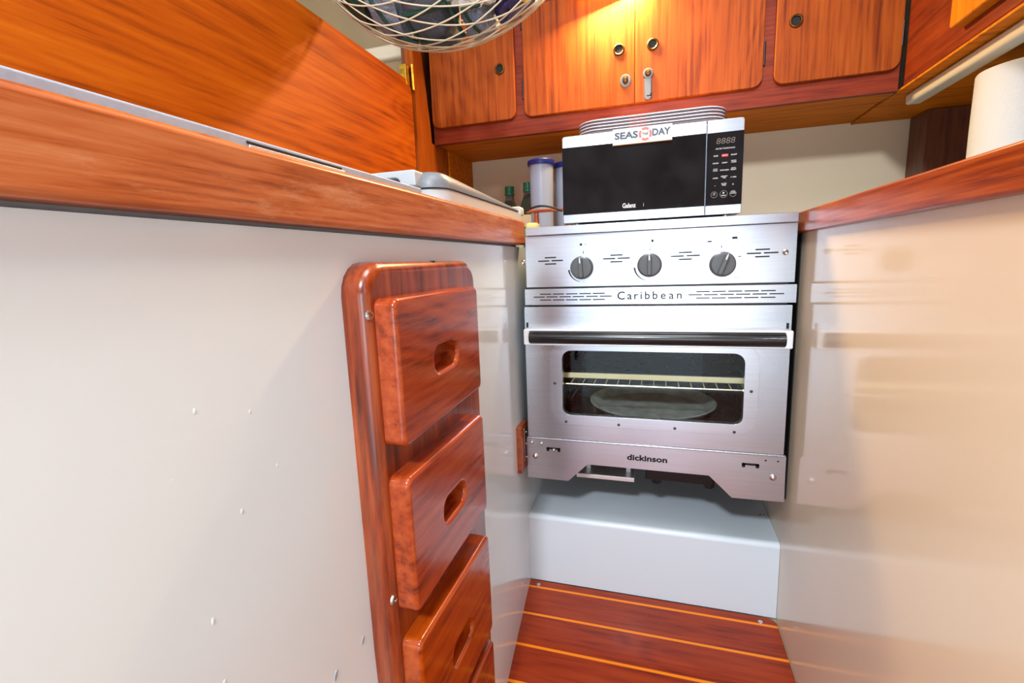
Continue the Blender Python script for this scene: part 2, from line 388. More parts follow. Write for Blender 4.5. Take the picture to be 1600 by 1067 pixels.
# left bulkhead: nearly flat, swelling inward near the sole
g = G(); secs = []
def wallx(y, z):
    t = max(0, min(1, (FL+.36-z)/.36)); s = max(0, min(1.3, (1.047-y)/.30))
    return -.297 + .033*s*(t*t*(3-2*t))
for i in range(25):
    y = -.04 + (1.60+.04)*i/24
    lp = [(wallx(y, z), z) for z in [FL + (.035-FL)*j/20 for j in range(21)]] + [(-.34, .035), (-.34, FL)]
    secs.append((lp, y))
loft(g, 'Y', secs)
wl = obj('wall_left', g, m_wall, label='glossy white panel below the left counter', kind='structure', ang=50)
g = G()
for (yy, zz, q, st) in ((.2316, -.0906, .0018, 1.4), (.2754, -.1049, .0016, 1.3), (.2950, -.1570, .0016, 1.3), (.2568, -.1770, .0018, 1.5), (.2221, -.2420, .0020, 1.6), (.2235, -.2930, .0020, 1.3), (.2700, -.3400, .0015, 1.4), (.33, -.20, .0012, 1.4), (.345, -.29, .0012, 1.6), (.31, -.06, .0011, 1.2), (.24, -.15, .0010, 1.2), (.21, -.13, .0011, 1.1)):
    pr = [(q*math.sin(math.pi*j/8)*(.75+.25*j/8), q*st*math.cos(math.pi*j/8)) for j in range(9)]
    g2 = G(); lathe(g2, (0, 0, 0), [(max(a, 1e-5), b) for a, b in pr], 'Z', 12)
    g.add([(-.2972 + v[0]*.35, yy + v[1], zz + v[2]) for v in g2.v], g2.f)
obj('paint_drips', g, m_wall, wl, 'dried paint runs')
g = G()
for (yy, zz, q) in ((0.3801, -0.3930, .0052), (0.3350, -0.3933, .0060)):
    g2 = G(); lathe(g2, (0, 0, 0), [(.00001, -.0004), (q*.45, -.0004), (q*.4, .0004), (.00001, .0004)], 'X', 14)
    g.add([(-.2969 + v[0], yy + v[1] + v[2]*.6, zz + v[2]*1.9) for v in g2.v], g2.f)
obj('paint_chips', g, m_counter, wl, 'bare grey chips in the paint')
g = G(); box(g, .260, .292, -.9, 1.60, FL, .037)
obj('wall_right', g, m_wallr, label='glossy cream panel below the right counter', kind='structure')
g = G(); box(g, -.70, 1.3, 1.59, 1.62, FL-.05, 1.2)
obj('wall_back', g, m_hull, label='cream hull lining behind the galley', kind='structure')
g = G(); box(g, -1.7, -.7005, 1.59, 1.62, FL-.05, 1.2)  # same lining as its neighbour, with the shade put into a darker colour
obj('wall_back', g, plain('shaded_hull_tan', (158, 136, 104), .5), label='hull lining beyond the teak panel, its shade painted in as tan', kind='structure')
g = G(); box(g, -1.7, 1.3, -1.6, 1.59, 1.15, 1.18)
obj('ceiling', g, m_ceil, label='cream deckhead above the galley', kind='structure')
g = G(); box(g, -1.73, -1.70, -.3, 1.62, FL-.05, 1.18)
obj('wall_left', g, m_hull, label='cream hull lining beyond the left counter', kind='structure')
g = G(); box(g, 1.0, 1.03, -.3, 1.59, -.3, 1.15)
obj('wall_right', g, m_hull, label='cream hull lining beyond the right counter', kind='structure')
g = G(); box(g, -1.7, 1.3, -1.63, -1.60, .26, 1.15)  # out-of-view wall, added so the microwave glass reflects something dark
obj('unseen_dark_wall', g, m_post, label='unseen dark teak wall added behind the viewpoint to darken reflections', kind='structure')
# pale moulding along the hull lining
g = G(); slab(g, 'Y', (-1.69, -.66, .705, .752, .015), 1.59, 1.565, .012)
obj('trim_1', g, plain('moulding_paint', (226, 212, 188), .4), label='pale moulding on the hull lining above the teak panel', kind='structure')

# step under the cooker
g = G(); e = .012
prof = [(1.049, FL-.0)] + [(1.049+e*(1-math.cos(t)), -.614-e*(1-math.sin(t))) for t in [math.pi/2*i/5 for i in range(6)]] + [(1.588, -.614), (1.588, FL)]
loft(g, 'X', [(prof, -.2968), (prof, .2595)])
st = obj('moulded_step', g, m_step, label='white moulded step rising from the sole under the cooker', cat='step')
for x, y in ((.2425, 1.17), (.2515, 1.175)):
    g = G(); lathe(g, (x, y, -.614), [(.0028, .0001), (.0026, .0004), (.0001, .0004)], n=14, sy=1.4)
    obj('screw_hole', g, m_signe, st, 'rusty screw hole')

# ================================================================== LEFT SIDE
g = G(); box(g, -.66, -.3045, -.25, 1.588, .036, .055)
obj('countertop', g, m_counter, label='left countertop running back under the cooler box', cat='countertop')
g = G(); slab(g, 'X', (-.25, 1.045, .0388, .0902, (.006, .006, .003, .003)), -.304, -.283, .0045, both=False)
lt = obj('counter_trim', g, m_trim, label='worn teak edging along the left counter, scuffed pale in places', cat='edging')
g = G(); rnd = random.Random(3)
tube(g, [(-.2868, -.24+1.28*i/90, .0902-.0006+rnd.uniform(-.0005, .0004)) for i in range(91)], .0016, 6)
obj('worn_edge', g, plain('bare_teak', (206, 116, 40), .5, var=((170, 84, 30), 60)), lt, 'bright orange edge where the varnish has worn off')
# raised grey lid edge with its finger slot
t = thing('counter_lid', (-.45, .2, .0555), 'long pale grey lid lying on the left counter behind the worn edging', 'lid')
g = G(); box(g, -.61, -.3045, -.25, .60, .0555, .1037, .002)
obj('lid_panel', g, m_counter, t)
g = G(); box(g, -.3052, -.3040, .311, .428, .0985, .1005)
obj('finger_slot', g, m_hole, t, 'dark recessed slot')
g = G(); box(g, -.3050, -.3035, .313, .432, .0905, .0982, .0006)
obj('slot_lip', g, m_alu, t, 'shiny lip under the slot')

# big teak panel and its brass hinge
t = thing('folding_panel', (-.634, .5, .0555), 'large varnished teak panel standing behind the left counter, grain running lengthwise', 'panel')
g = G(); slab(g, 'X', (-.3, 1.205, .0555, .476, (.001, .001, .012, .001)), -.645, -.622, .0015)
obj('panel_board', g, m_panel, t)
g = G(); slab(g, 'Z', (-.640, -.6215, 1.178, 1.208, .001), .462, .512, .0008)
for z in (.472, .500):
    for x in (-.636, -.6275): lathe(g, (x, 1.1775, z), [(.0022, -.0004), (.002, -.0008), (.0004, -.0008)], 'Y', 12)
lathe(g, (-.6165, 1.203, .455), [(.004, 0), (.004, .062)], 'Z', 16)
obj('brass_hinge', g, m_brassp, t, 'brass hinge block at the panel end')
g = G(); poly(g, 'X', [(1.21, .0555), (1.588, .0555), (1.588, .343), (1.2945, .343), (1.2925, .38), (1.262, .56), (1.230, 1.14), (1.21, 1.14)], -.6395, -.6158)
t = obj('side_board', g, m_side, label='upright teak board closing the left end of the wall cabinet', cat='board')
g = G(); box(g, -.6157, -.610, 1.40, 1.588, .0555, .343)
tag(obj('side_board', g, m_soff, label='darker teak board under the wall cabinet, in its back left corner', cat='board'))

# ladder of hollow-looking treads on the left panel
t = thing('wall_steps', (-.285, .5, -.78), 'red-brown varnished steps with hand holes fixed to the white left panel', 'steps')
g = G(); slab(g, 'X', (.398, .690, -.785, .0065, (.002, .002, .034, .034)), -.297, -.268, .012, n=6)
obj('frame_board', g, m_ladf, t)
treads = [(-.1815, -.0300, m_tread), (-.3725, -.2185, m_tread), (-.5780, -.4120, m_tread2), (-.76, -.5950, m_tread)]
for z0, z1, mt in treads:
    g = G(); zc = z0+.073
    ring(g, 'X', (.409, .634, z0, z1, .010), (.489, .555, zc-.0155, zc+.0155, .0145), -.268, -.2445, .005, floor=-.2675)
    g.v = [(x, y, z + (.032*(y-.52) if z < zc else 0)) for x, y, z in g.v]
    tr = obj('tread', g, mt, t)
for y, z in ((.4035, -.0455), (.4035, -.357)):
    g = G(); lathe(g, (-.2712, y, z), [(.0058, 0), (.0055, .0022), (.004, .003), (.0024, .0022), (.002, .0012), (.0002, .001)], 'X', 20)
    obj('screw', g, m_screw, t, 'steel screw in the frame board')
g = G(); lathe(g, (-.276, .56, .0062), [(.0035, -.001), (.0033, .0006), (.0002, .0007)], 'Z', 14)
obj('plug', g, m_hole, t, 'dark plug hole in the top edge')

# cooler box on the counter
t = thing('cooler_box', (-.46, .9, .0555), 'pale cooler box with a dark textured lid, at the far end of the left counter', 'cooler')
g = G(); slab(g, 'Z', (-.61, -.306, .672, 1.126, .035), .0555, .116, .003)
obj('body', g, m_coolb, t)
g = G(); slab(g, 'Y', (-.60, -.3065, .110, .131, (.004, .004, .008, .008)), 1.126, 1.103, .004)
obj('end_lip', g, m_coolb, t)
g = G(); secs = []
rect = (-.606, -.3045, .668, 1.104, .034)
def lidtop(y): return -.020*(y-.668)/.436
for i in range(9):
    tt = i/8; lift = .030*math.sin(tt*math.pi/2); ins = .016*(1-math.cos(tt*math.pi/2))
    secs.append((inset(rect, ins), .1165+lift*.84))
loft(g, 'Z', secs)
g.v = [(x, y, z + (lidtop(y)*(z-.1165)/.0252 if z > .117 else 0)) for x, y, z in g.v]
obj('lid', g, m_cooll, t, 'dark grey pebbled lid', ang=50)
g = G(); ring(g, 'Y', (-.57, -.3405, .117, .1405, (.002, .002, .004, .010)), (-.505, -.366, .1185, .1305, (.001, .001, .008, .010)), .690, .652, .002)
obj('handle', g, m_coolh, t, 'light grey carrying handle')

g = G(); box(g, .2580, .2597, 1.030, 1.50, -.50, .0365)  # flat black sheet added where the wall beside the cooker is only shaded
obj('gap_shade', g, m_hole, label='black sheet standing in for the shade in the narrow gap right of the cooker', cat='shade sheet')
# small wooden stop with its latch beside the cooker
t = thing('latch_block', (-.29, .99, -.46), 'small reddish wood block on the left panel beside the cooker door', 'block')
g = G(); slab(g, 'X', (.968, 1.026, -.472, -.362, .003), -.2967, -.2865, .002)
obj('wood_block', g, m_fid, t)
g = G(); slab(g, 'X', (.998, 1.024, -.455, -.375, .002), -.2864, -.2855)
for z in (-.385, -.414, -.446): lathe(g, (-.2855, 1.008, z), [(.003, 0), (.0025, .0015), (.0003, .0016)], 'X', 12)
obj('latch_plate', g, m_screw, t, 'steel latch plate')

# ================================================================== COOKER
t = thing('gas_cooker', (-.01, 1.2, -.49), 'stainless steel cooker with oven hung between the two side panels', 'cooker')
# shell with the oven opening
g = G(); loft(g, 'Y', [(rr(-.262, .238, -.44, .055), 1.495), (rr(-.262, .238, -.44, .055), 1.016), (rr(-.222, .192, -.372, -.160), 1.016), (rr(-.222, .192, -.372, -.160), 1.46)])
obj('body', g, m_steeld, t)
g = G(); loft(g, 'Y', [(rr(-.2215, .1915, -.3715, -.1605, .01), 1.017), (rr(-.2215, .1915, -.3715, -.1605, .01), 1.455), (rr(-.2195, .1895, -.3695, -.1625, .01), 1.453), (rr(-.2195, .1895, -.3695, -.1625, .01), 1.017)], True, False)
g.f = [f for f in g.f if len(f) == 4 or True]
g = G()
box(g, -.2215, -.2195, 1.017, 1.455, -.3715, -.1605); box(g, .1895, .1915, 1.017, 1.455, -.3715, -.1605)
box(g, -.2215, .1915, 1.017, 1.455, -.3715, -.3695); box(g, -.2215, .1915, 1.017, 1.455, -.1625, -.1605); box(g, -.2215, .1915, 1.453, 1.455, -.3715, -.1605)
lathe(g, (-.0, 1.25, -.163), [(.15, 0), (.15, -.006), (.10, -.018), (.001, -.022)], 'Z', 40, 1, .9)
obj('oven_lining', g, m_enamel, t, 'dark enamelled oven inside')
g = G(); slab(g, 'Y', (-.268, .2425, .0555, .0725, (.001, .001, .003, .003)), 1.495, .990, .0008)
obj('top_plate', g, m_steel, t)
g = G(); slab(g, 'Y', (-.2715, .2445, -.0535, .0548, .001), 1.012, 1.0, .0008)
cp = obj('control_panel', g, m_steel, t)
g = G()
def vents(g, x0, x1):
    w = (x1-x0); s = w*.46
    dash(g, x0, x0+s, .002, .0026, 1.0); dash(g, x1-s, x1, .0022, .0026, 1.0)
    dash(g, x0+w*.27, x1-w*.27, .0088, .0026, 1.0); dash(g, x0+w*.27, x1-w*.27, -.0045, .0026, 1.0)
for a, b in ((-.244, -.190), (-.107, -.053), (.025, .079), (.161, .215)):
    g = G(); vents(g, a, b); obj('vent_slots', g, m_hole, cp, 'cluster of short black slots')
def dot(g, x, z): lathe(g, (x, 1.0, z), [(.0026, .0004), (.0026, -.0003), (.0001, -.0003)], 'Y', 16)
def bar(g, x0, x1, z0, z1): slab(g, 'Y', (x0, x1, z0, z1, 0), 1.0004, .9997)
def flame_arc(g, cx, cz, r0):
    pts_o = []; pts_i = []
    for i in range(15):
        tt = math.radians(188 + 72*i/14); wd = .0030*(1-i/15)+.0006
        pts_o.append((cx+r0*math.cos(tt), cz+r0*math.sin(tt))); pts_i.append((cx+(r0-wd)*math.cos(tt), cz+(r0-wd)*math.sin(tt)))
    poly(g, 'Y', pts_o + pts_i[::-1], 1.0004, .9997)
def circ(g, x, z, q): tube(g, [(x+q*math.cos(2*math.pi*i/16), .9999, z+q*math.sin(2*math.pi*i/16)) for i in range(16)], .00025, 4, True)
g = G(); dot(g, -.152, .033); circ(g, -.142, .033, .0018); bar(g, -.1477, -.1463, .0145, .0195); flame_arc(g, -.1505, -.0145, .0295)
obj('dial_marks', g, m_hole, cp, 'black printed marks round the left knob')
g = G(); dot(g, -.010, .034); circ(g, -.0200, .033, .0024); bar(g, -.0157, -.0143, .0145, .0195); flame_arc(g, -.015, -.0135, .0315)
obj('dial_marks', g, m_hole, cp, 'black printed marks round the middle knob')
g = G(); bar(g, .1163, .1177, .0145, .0195); bar(g, .0915, .099, .0262, .0287); bar(g, .135, .144, .0305, .0345); bar(g, .135, .144, .0251, .0253); bar(g, .1350, .1354, .0252, .0305); bar(g, .1436, .1440, .0252, .0305); bar(g, .1465, .1515, -.0035, -.0020)
obj('dial_marks', g, m_hole, cp, 'black printed marks round the right knob')
m_faded = plain('faded_print', (120, 122, 126), .5)
for s_, x, z in (('350', .0880, -.042), ('450', .1445, -.042), ('250', .0830, -.010)): obj('temperature_figure', text(s_, .0062, x, .9998, z, ext=.0001), m_faded, cp, 'faint printed temperature')
for x, z in ((-.2765, .001), (.2262, .002)):
    g = G(); lathe(g, (x, 1.0, z), [(.0055, 0), (.005, -.002), (.0034, -.003), (.0018, -.0018), (.0002, -.0015)], 'Y', 20)
    obj('screw', g, m_screw, cp, 'steel screw at the panel end')
for i, (x, z, rot) in enumerate(((-.1505, -.0145, 4), (-.015, -.0135, 1), (.1195, -.0165, -20))):
    g = G(); lathe(g, (x, 1.0, z), [(.0238, 0), (.0238, -.004), (.0225, -.007), (.0215, -.012), (.0205, -.0135), (.017, -.0142), (.0001, -.0142)], 'Y', 48)
    k = obj('control_knob', g, m_knob, t)
    g = G(); slab(g, 'Y', (-.0042, .0042, -.0200, .0205, .003), -.012, -.0245, .002)
    a = math.radians(rot); ca, sa = math.cos(a), math.sin(a)
    g.v = [(x + v[0]*ca - v[2]*sa, 1.0+v[1], z + v[0]*sa + v[2]*ca) for v in g.v]
    obj('grip_ridge', g, m_knob, k)
    g = G(); slab(g, 'Y', (-.0011, .0011, .0095, .0185, .0004), -.0243, -.0249)
    slab(g, 'Y', (-.0011, .0011, .0195, .0207, 0), -.014, -.0249)
    g.v = [(x + v[0]*ca - v[2]*sa, 1.0+v[1], z + v[0]*sa + v[2]*ca) for v in g.v]
    obj('pointer', g, m_white, k, 'white pointer line')
# name strip
g = G(); slab(g, 'Y', (-.2755, .2485, -.0915, -.0570, .0008), 1.012, .9985, .0006)
ns = obj('name_strip', g, m_steel, t)
for x0, x1 in ((-.257, -.087), (.058, .230)):
    g = G(); p = (x1-x0)/6
    for i in range(6): dash(g, x0+p*i+.0012, x0+p*(i+1)-.0022, -.0742, .0021, .9985)
    for i in range(5):
        for z in (-.0682, -.0808): dash(g, x0+p*(i+.5)+.0012, x0+p*(i+1.5)-.0022, z, .0021, .9985)
    obj('vent_slots', g, m_hole, ns, 'three rows of black slots')
g = G(); letters = 'Caribbean'
xs = [-.0705, -.0535, -.0405, -.0305, -.0185, -.0035, .0120, .0275, .0425]
for ch, x in zip(letters, xs):
    g.merge(text(ch, .0235 if ch == 'C' else .0225, x, .9984, -.0745, bold=.0002, ext=.0007))
obj('name_lettering', g, m_hole, ns, 'cut-out lettering')
# door
g = G(); ring(g, 'Y', (-.2775, .2430, -.3915, -.0955, .0015), (-.196, .1665, -.3345, -.178, .016), 1.012, .998, .0004)
dr = obj('oven_door', g, m_steel2, t)
g = G(); ring(g, 'Y', (-.2235, .1925, -.3570, -.170, .038), (-.196, .1665, -.3345, -.190, (.016, .016, .020, .020)), .9978, .9962, .0003)
obj('window_frame', g, m_steel, dr)
g = G(); box(g, -.200, .170, 1.0015, 1.0045, -.340, -.180)
obj('window_glass', g, m_glass, dr, 'clear window glass')
for x, z in ((-.2125, -.264), (-.189, -.3505), (-.075, -.3505), (.039, -.3505), (.152, -.3505), (.1795, -.265)):
    g = G(); lathe(g, (x, .9962, z), [(.0032, 0), (.003, -.0005), (.0012, -.0006), (.0008, 0), (.0001, 0)], 'Y', 14)
    obj('screw', g, m_steeld, dr, 'small countersunk screw')
for x in (-.2715, .2365): obj('latch_slot', slab(G(), 'Y', (x-.0022, x+.0022, -.141, -.1295, .0005), .9985, .9974), m_hole, dr, 'dark notch above the handle end')
g = G(); ring(g, 'Y', (-.2735, .2412, -.1750, -.1405, .003), (-.2610, .2285, -.1715, -.1450, .002), .9978, .972, .0012)
hd = obj('door_handle', g, m_alu, t, 'white satin handle bracket')
g = G(); lathe(g, (-.0160, .9745, -.1583), [(.0126, -.2445), (.0130, -.243), (.0130, .243), (.0126, .2445)], 'X', 28)
obj('grip_bar', g, m_bar, hd, 'black round grip bar')
g = G(); n = 33
for i in range(n):
    x0 = -.2795 + (.246+.2795)*i/n
    lathe(g, (0, .9975, -.3938), [(.0019, x0+.0002), (.0021, x0+.0006), (.0021, x0+.0153), (.0019, x0+.0157)], 'X', 10)
obj('piano_hinge', g, m_steel2, t, 'long piano hinge')
# base panel
P = [(-.2815, -.3965), (.2475, -.3965), (.2490, -.4915), (.1530, -.4930), (.1080, -.4490), (-.1430, -.4480), (-.1870, -.4920), (-.2815, -.4920)]
g = G(); poly(g, 'Y', P, 1.0015, .9995)
box(g, -.2815, -.2800, 1.0015, 1.03, -.492, -.3965); box(g, .2470, .2485, 1.0015, 1.03, -.4915, -.3965)
bp_ = obj('base_panel', g, m_steel, t)
g = text('dickinson', .0175, -.0160, .9994, -.4235, w=.083, bold=.0006, ext=.0003)
obj('maker_lettering', g, m_hole, bp_, 'black maker name')
for x0 in (-.236, .169):
    g = G(); slab(g, 'Y', (x0, x0+.032, -.4195, -.4150, .002), .9998, .9992); slab(g, 'Y', (x0, x0+.0065, -.4245, -.4150, .002), .9998, .9992); slab(g, 'Y', (x0+.0255, x0+.032, -.4245, -.4150, .002), .9998, .9992)
    obj('bracket_slot', g, m_hole, bp_, 'black bracket-shaped slot')
for x in (.212, .234): obj('rivet_hole', lathe(G(), (x, .9995, -.4065), [(.0018, .0002), (.0018, -.0003), (.0001, -.0003)], 'Y', 12), m_hole, bp_, 'small black hole')
for x, z, q in ((-.262, -.4385, .0052), (-.270, -.4065, .003), (-.2475, -.4075, .003), (.2265, -.4410, .0055), (-.219, -.4205, .003)):
    g = G(); lathe(g, (x, .9995, z), [(q*1.25, 0), (q*1.15, -.001), (q, -.0012), (q*.95, -.004), (q*.5, -.0055), (.0001, -.0056)], 'Y', 18)
    obj('bolt', g, m_screw, bp_, 'domed bolt head')
g = G(); box(g, -.180, -.045, 1.07, 1.13, -.514, -.504, .001)
for x in (-.16, -.065): box(g, x, x+.01, 1.10, 1.12, -.504, -.44)
obj('grease_tray', g, m_alu, t, 'grey metal strip hanging underneath')
g = G(); box(g, -.02, .125, 1.07, 1.10, -.504, -.440, .003)
for x in (.005, .118): lathe(g, (x, 1.085, -.515), [(.001, 0), (.011, .001), (.012, .006), (.012, .06)], 'Z', 20)
obj('burner_pipe', g, m_black, t, 'black parts showing underneath')

# things in the oven
g = G()
tube(g, [(-.2165, 1.045, -.2765), (.1865, 1.045, -.2765)], .0021, 8)
tube(g, [(-.2165, 1.43, -.2765), (.1865, 1.43, -.2765)], .0021, 8)
for x in (-.2165, .1865): tube(g, [(x, 1.045, -.2765), (x, 1.43, -.2765)], .0021, 8)
for i in range(15):
    x = -.185 + .0258*i; tube(g, [(x, 1.043, -.2745), (x, 1.432, -.2745)], .0012, 6)
obj('oven_rack', g, m_rack, label='bright wire rack across the middle of the oven', cat='rack')
t = thing('baking_tray', (-.015, 1.25, -.2730), 'cream-edged baking tray lying on the wire rack inside the oven', 'baking tray')
g = G(); slab(g, 'Z', (-.2165, .1865, 1.085, 1.42, .006), -.2728, -.2600, .002, both=True)
obj('tray_body', g, m_stone, t)
g = G(); slab(g, 'Z', (-.213, .183, 1.089, 1.416, .006), -.2602, -.2590, .0008)
obj('tray_top', g, m_enamel, t, 'dark tray surface')
g = G(); lathe(g, (-.010, 1.190, -.3690), [(.0001, 0), (.125, 0), (.130, .002), (.1465, .018), (.1495, .0195), (.1500, .0215), (.148, .0225), (.1450, .0205), (.128, .0035), (.0001, .0025)], 'Z', 72)
obj('pizza_pan', g, m_pan, label='round grey metal pan on the oven bottom below the rack', cat='pan')

# ================================================================== MICROWAVE
t = thing('microwave_oven', (-.02, 1.2, .0735), 'black and steel microwave oven standing on the cooker top', 'microwave')
g = G(); box(g, -.191, .151, 1.043, 1.38, .0795, .2525, .002)
for x in (-.17, .13):
    for y in (1.07, 1.35): lathe(g, (x, y, .0735), [(.008, 0), (.009, .0062)], 'Z', 14)
obj('body', g, m_steel, t)
g = G(); slab(g, 'Y', (-.1935, .0868, .0795, .2545, (.002, .001, .001, .005)), 1.0425, 1.030, .001)
dr = obj('door', g, m_steel, t)
g = G(); slab(g, 'Y', (-.1935, .0865, .0967, .2322, .0005), 1.0305, 1.0293, .0004)
obj('window_glass', g, m_mwglass, dr, 'black glass door front')
g = text('Galanz', .0128, -.0570, 1.0293, .1075, w=.0265, bold=.0003, ext=.0003)
g.merge(text('|', .007, -.0285, 1.0293, .108, ext=.0002))
obj('maker_lettering', g, m_mwtext, dr, 'pale maker name')
g = G(); slab(g, 'Y', (.0882, .1530, .0795, .2545, (.001, .002, .005, .001)), 1.0425, 1.030, .001)
cpn = obj('control_panel', g, m_steel, t)
g = G(); slab(g, 'Y', (.0885, .1527, .0965, .2312, .0005), 1.0305, 1.0293, .0004)
obj('panel_glass', g, m_mwglass, cpn, 'black touch panel')
g = text('8888', .0150, .1212, 1.0293, .2145, w=.0330, ext=.0002, font_shear=.12)
obj('clock_display', g, m_disp, cpn, 'unlit clock digits')
g = text('AIR FRY MICROWAVE', .0037, .1205, 1.0293, .2012, w=.034, ext=.0002)
cols = (.1045, .1205, .1365)
rows = [(.1885, ('BAKE', None, 'ROAST')), (.1750, ('MICRO', 'CONV', 'MICRO\n+CONV')), (.1615, ('AUTO\nCOOK', 'POPCORN', 'AUTO\nREHEAT')), (.1475, ('-0 MIN', 'DEFROST\nTIME', '+1 MIN')), (.1340, ('-', 'CLOCK\nTIMER', '+'))]
for z, names in rows:
    for x, s in zip(cols, names):
        if s: g.merge(text(s, .0062 if len(s) == 1 else (.0028 if '\n' in s else .0033), x, 1.0293, z + (.0012 if '\n' in s else 0), bold=.00005, ext=.0002))
g.merge(text('+30\nSEC', .0026, .1035, 1.0293, .1182, ext=.0002)); g.merge(text('START', .003, .1205, 1.0293, .1145, bold=.00005, ext=.0002))
g.merge(text('STOP\nCANCEL', .0026, .1372, 1.0293, .1190, bold=.00005, ext=.0002))
poly(g, 'Y', [(.1190, .1175), (.1225, .1193), (.1190, .1212)], 1.0295, 1.0291)
for x, q in ((.1035, .0056), (.1205, .0066), (.1372, .0056)):
    tube(g, [(x+q*math.cos(2*math.pi*i/24), 1.0292, .1170+q*math.sin(2*math.pi*i/24)) for i in range(24)], .00015, 4, True)
obj('button_lettering', g, m_mwtext, cpn, 'small pale button lettering')
g = G(); slab(g, 'Y', (.1148, .1263, .1862, .1908, .001), 1.0296, 1.0290)
b_ = obj('air_fry_button', g, m_red, cpn, 'red button')
obj('button_lettering', text('AIR FRY', .0024, .1205, 1.0290, .1885, ext=.0002), m_white, b_)
# little sign stuck on the microwave door
t = thing('slogan_sign', (-.032, 1.028, .226), 'small whitewashed SEAS THE DAY sign on the microwave door', 'sign')
g = G(); slab(g, 'Y', (-.0890, .0242, .2262, .2562, .0004), 1.0288, 1.0235)
obj('sign_board', g, m_sign, t)
g = G(); box(g, -.0892, .0244, 1.0234, 1.0286, .2256, .2263)
obj('sign_bottom_edge', g, m_signe, t, 'bare wood lower edge')
g = text('SEAS', .0172, -.0627, 1.0233, .2420, w=.0450, bold=.0005, ext=.0003); g.merge(text('DAY', .0172, .0040, 1.0233, .2425, w=.0340, bold=.0005, ext=.0003))
g.merge(text('THE', .0066, -.0262, 1.0228, .2418, w=.0115, ext=.0003, font_shear=.2))
obj('sign_lettering', g, m_navy, t, 'navy lettering')
g = G()
for i in range(40):
    a0, a1 = 2*math.pi*i/40, 2*math.pi*(i+1)/40
    if i % 10 in (4, 5): continue
    c, r0, r1 = (-.0262, .2418), .0082, .0125
    poly(g, 'Y', [(c[0]+r0*math.cos(a0), c[1]+r0*math.sin(a0)), (c[0]+r1*math.cos(a0), c[1]+r1*math.sin(a0)), (c[0]+r1*math.cos(a1), c[1]+r1*math.sin(a1)), (c[0]+r0*math.cos(a1), c[1]+r0*math.sin(a1))], 1.0236, 1.0229)
obj('life_ring_print', g, m_coral, t, 'coral life ring')

# nested serving trays on the microwave
def copy_tree(o, parent=None):
    c = o.copy(); C.objects.link(c); c.parent = parent
    for ch in list(o.children): copy_tree(ch, c)
    return c
Z0 = .2538
t = thing('serving_tray', (-.02, 1.16, Z0), 'pale melamine tray at the bottom of the stack on the microwave', 'tray', 'serving trays stacked on the microwave')
rect = (-.1665, .1270, 1.049, 1.30, .045); g = G()
prof = [(.030, .0002), (.012, .0085), (.003, .0105), (.0004, .0112), (0, .0124), (.0004, .0137), (.0016, .0142), (.0035, .0137), (.014, .0105), (.031, .0022)]
loft(g, 'Z', [(inset(rect, i), Z0+h) for i, h in prof])
obj('tray_body', g, m_tray, t, ang=60)
g = G(); loft(g, 'Z', [(inset(rect, .0011), Z0+.0100), (inset(rect, -.0003), Z0+.0104), (inset(rect, -.0003), Z0+.0117), (inset(rect, .0011), Z0+.0121)], False, False)
obj('rim_stripe', g, m_trayl, t, 'dark blue rim line')
g = G()
for k in range(5): slab(g, 'Y', (-.058+k*.007, -.054+k*.007, Z0+.0100, Z0+.0122, 0), 1.0490, 1.0484)
obj('rim_mark', g, m_trayr, t, 'red mark on the rim')
for k, nm in ((1, 'pale melamine tray second from the bottom of the stack on the microwave'), (2, 'pale melamine tray second from the top of the stack on the microwave'), (3, 'pale melamine tray topmost of the stack on the microwave')):
    c = copy_tree(t); c.location.z += .0062*k; c['label'] = nm

# ================================================================== WALL CABINET
YC = 1.30
t = thing('wall_cabinet', (-.06, 1.45, .344), 'long teak wall cabinet with four round-cornered doors above the microwave', 'cabinet')
g = G(); box(g, -.6155, .4975, YC+.0125, YC+.030, .342, 1.14); box(g, -.6155, -.609, YC+.0302, 1.588, .357, 1.14)
obj('gap_backing', box(G(), -.6500, -.6405, 1.212, 1.588, .345, 1.14), m_post, t, 'dark board added to blacken the shadow gap')  # added behind the side board so the gap there reads as deep shade
obj('face_frame', g, m_rail, t)
g = G(); slab(g, 'Z', (-.6155, .4975, YC+.0302, 1.588, .001), .3445, .356)
obj('underside_board', g, m_soff, t)
doors = [(-.6125, -.3680, (.020, .020, .020, .020), -.4080), (-.3450, -.0600, (.022, .001, .001, .022), -.0980), (-.0590, .2265, (.001, .022, .022, .001), -.0180), (.2500, .4940, (.022, .022, .02, .02), .2890)]
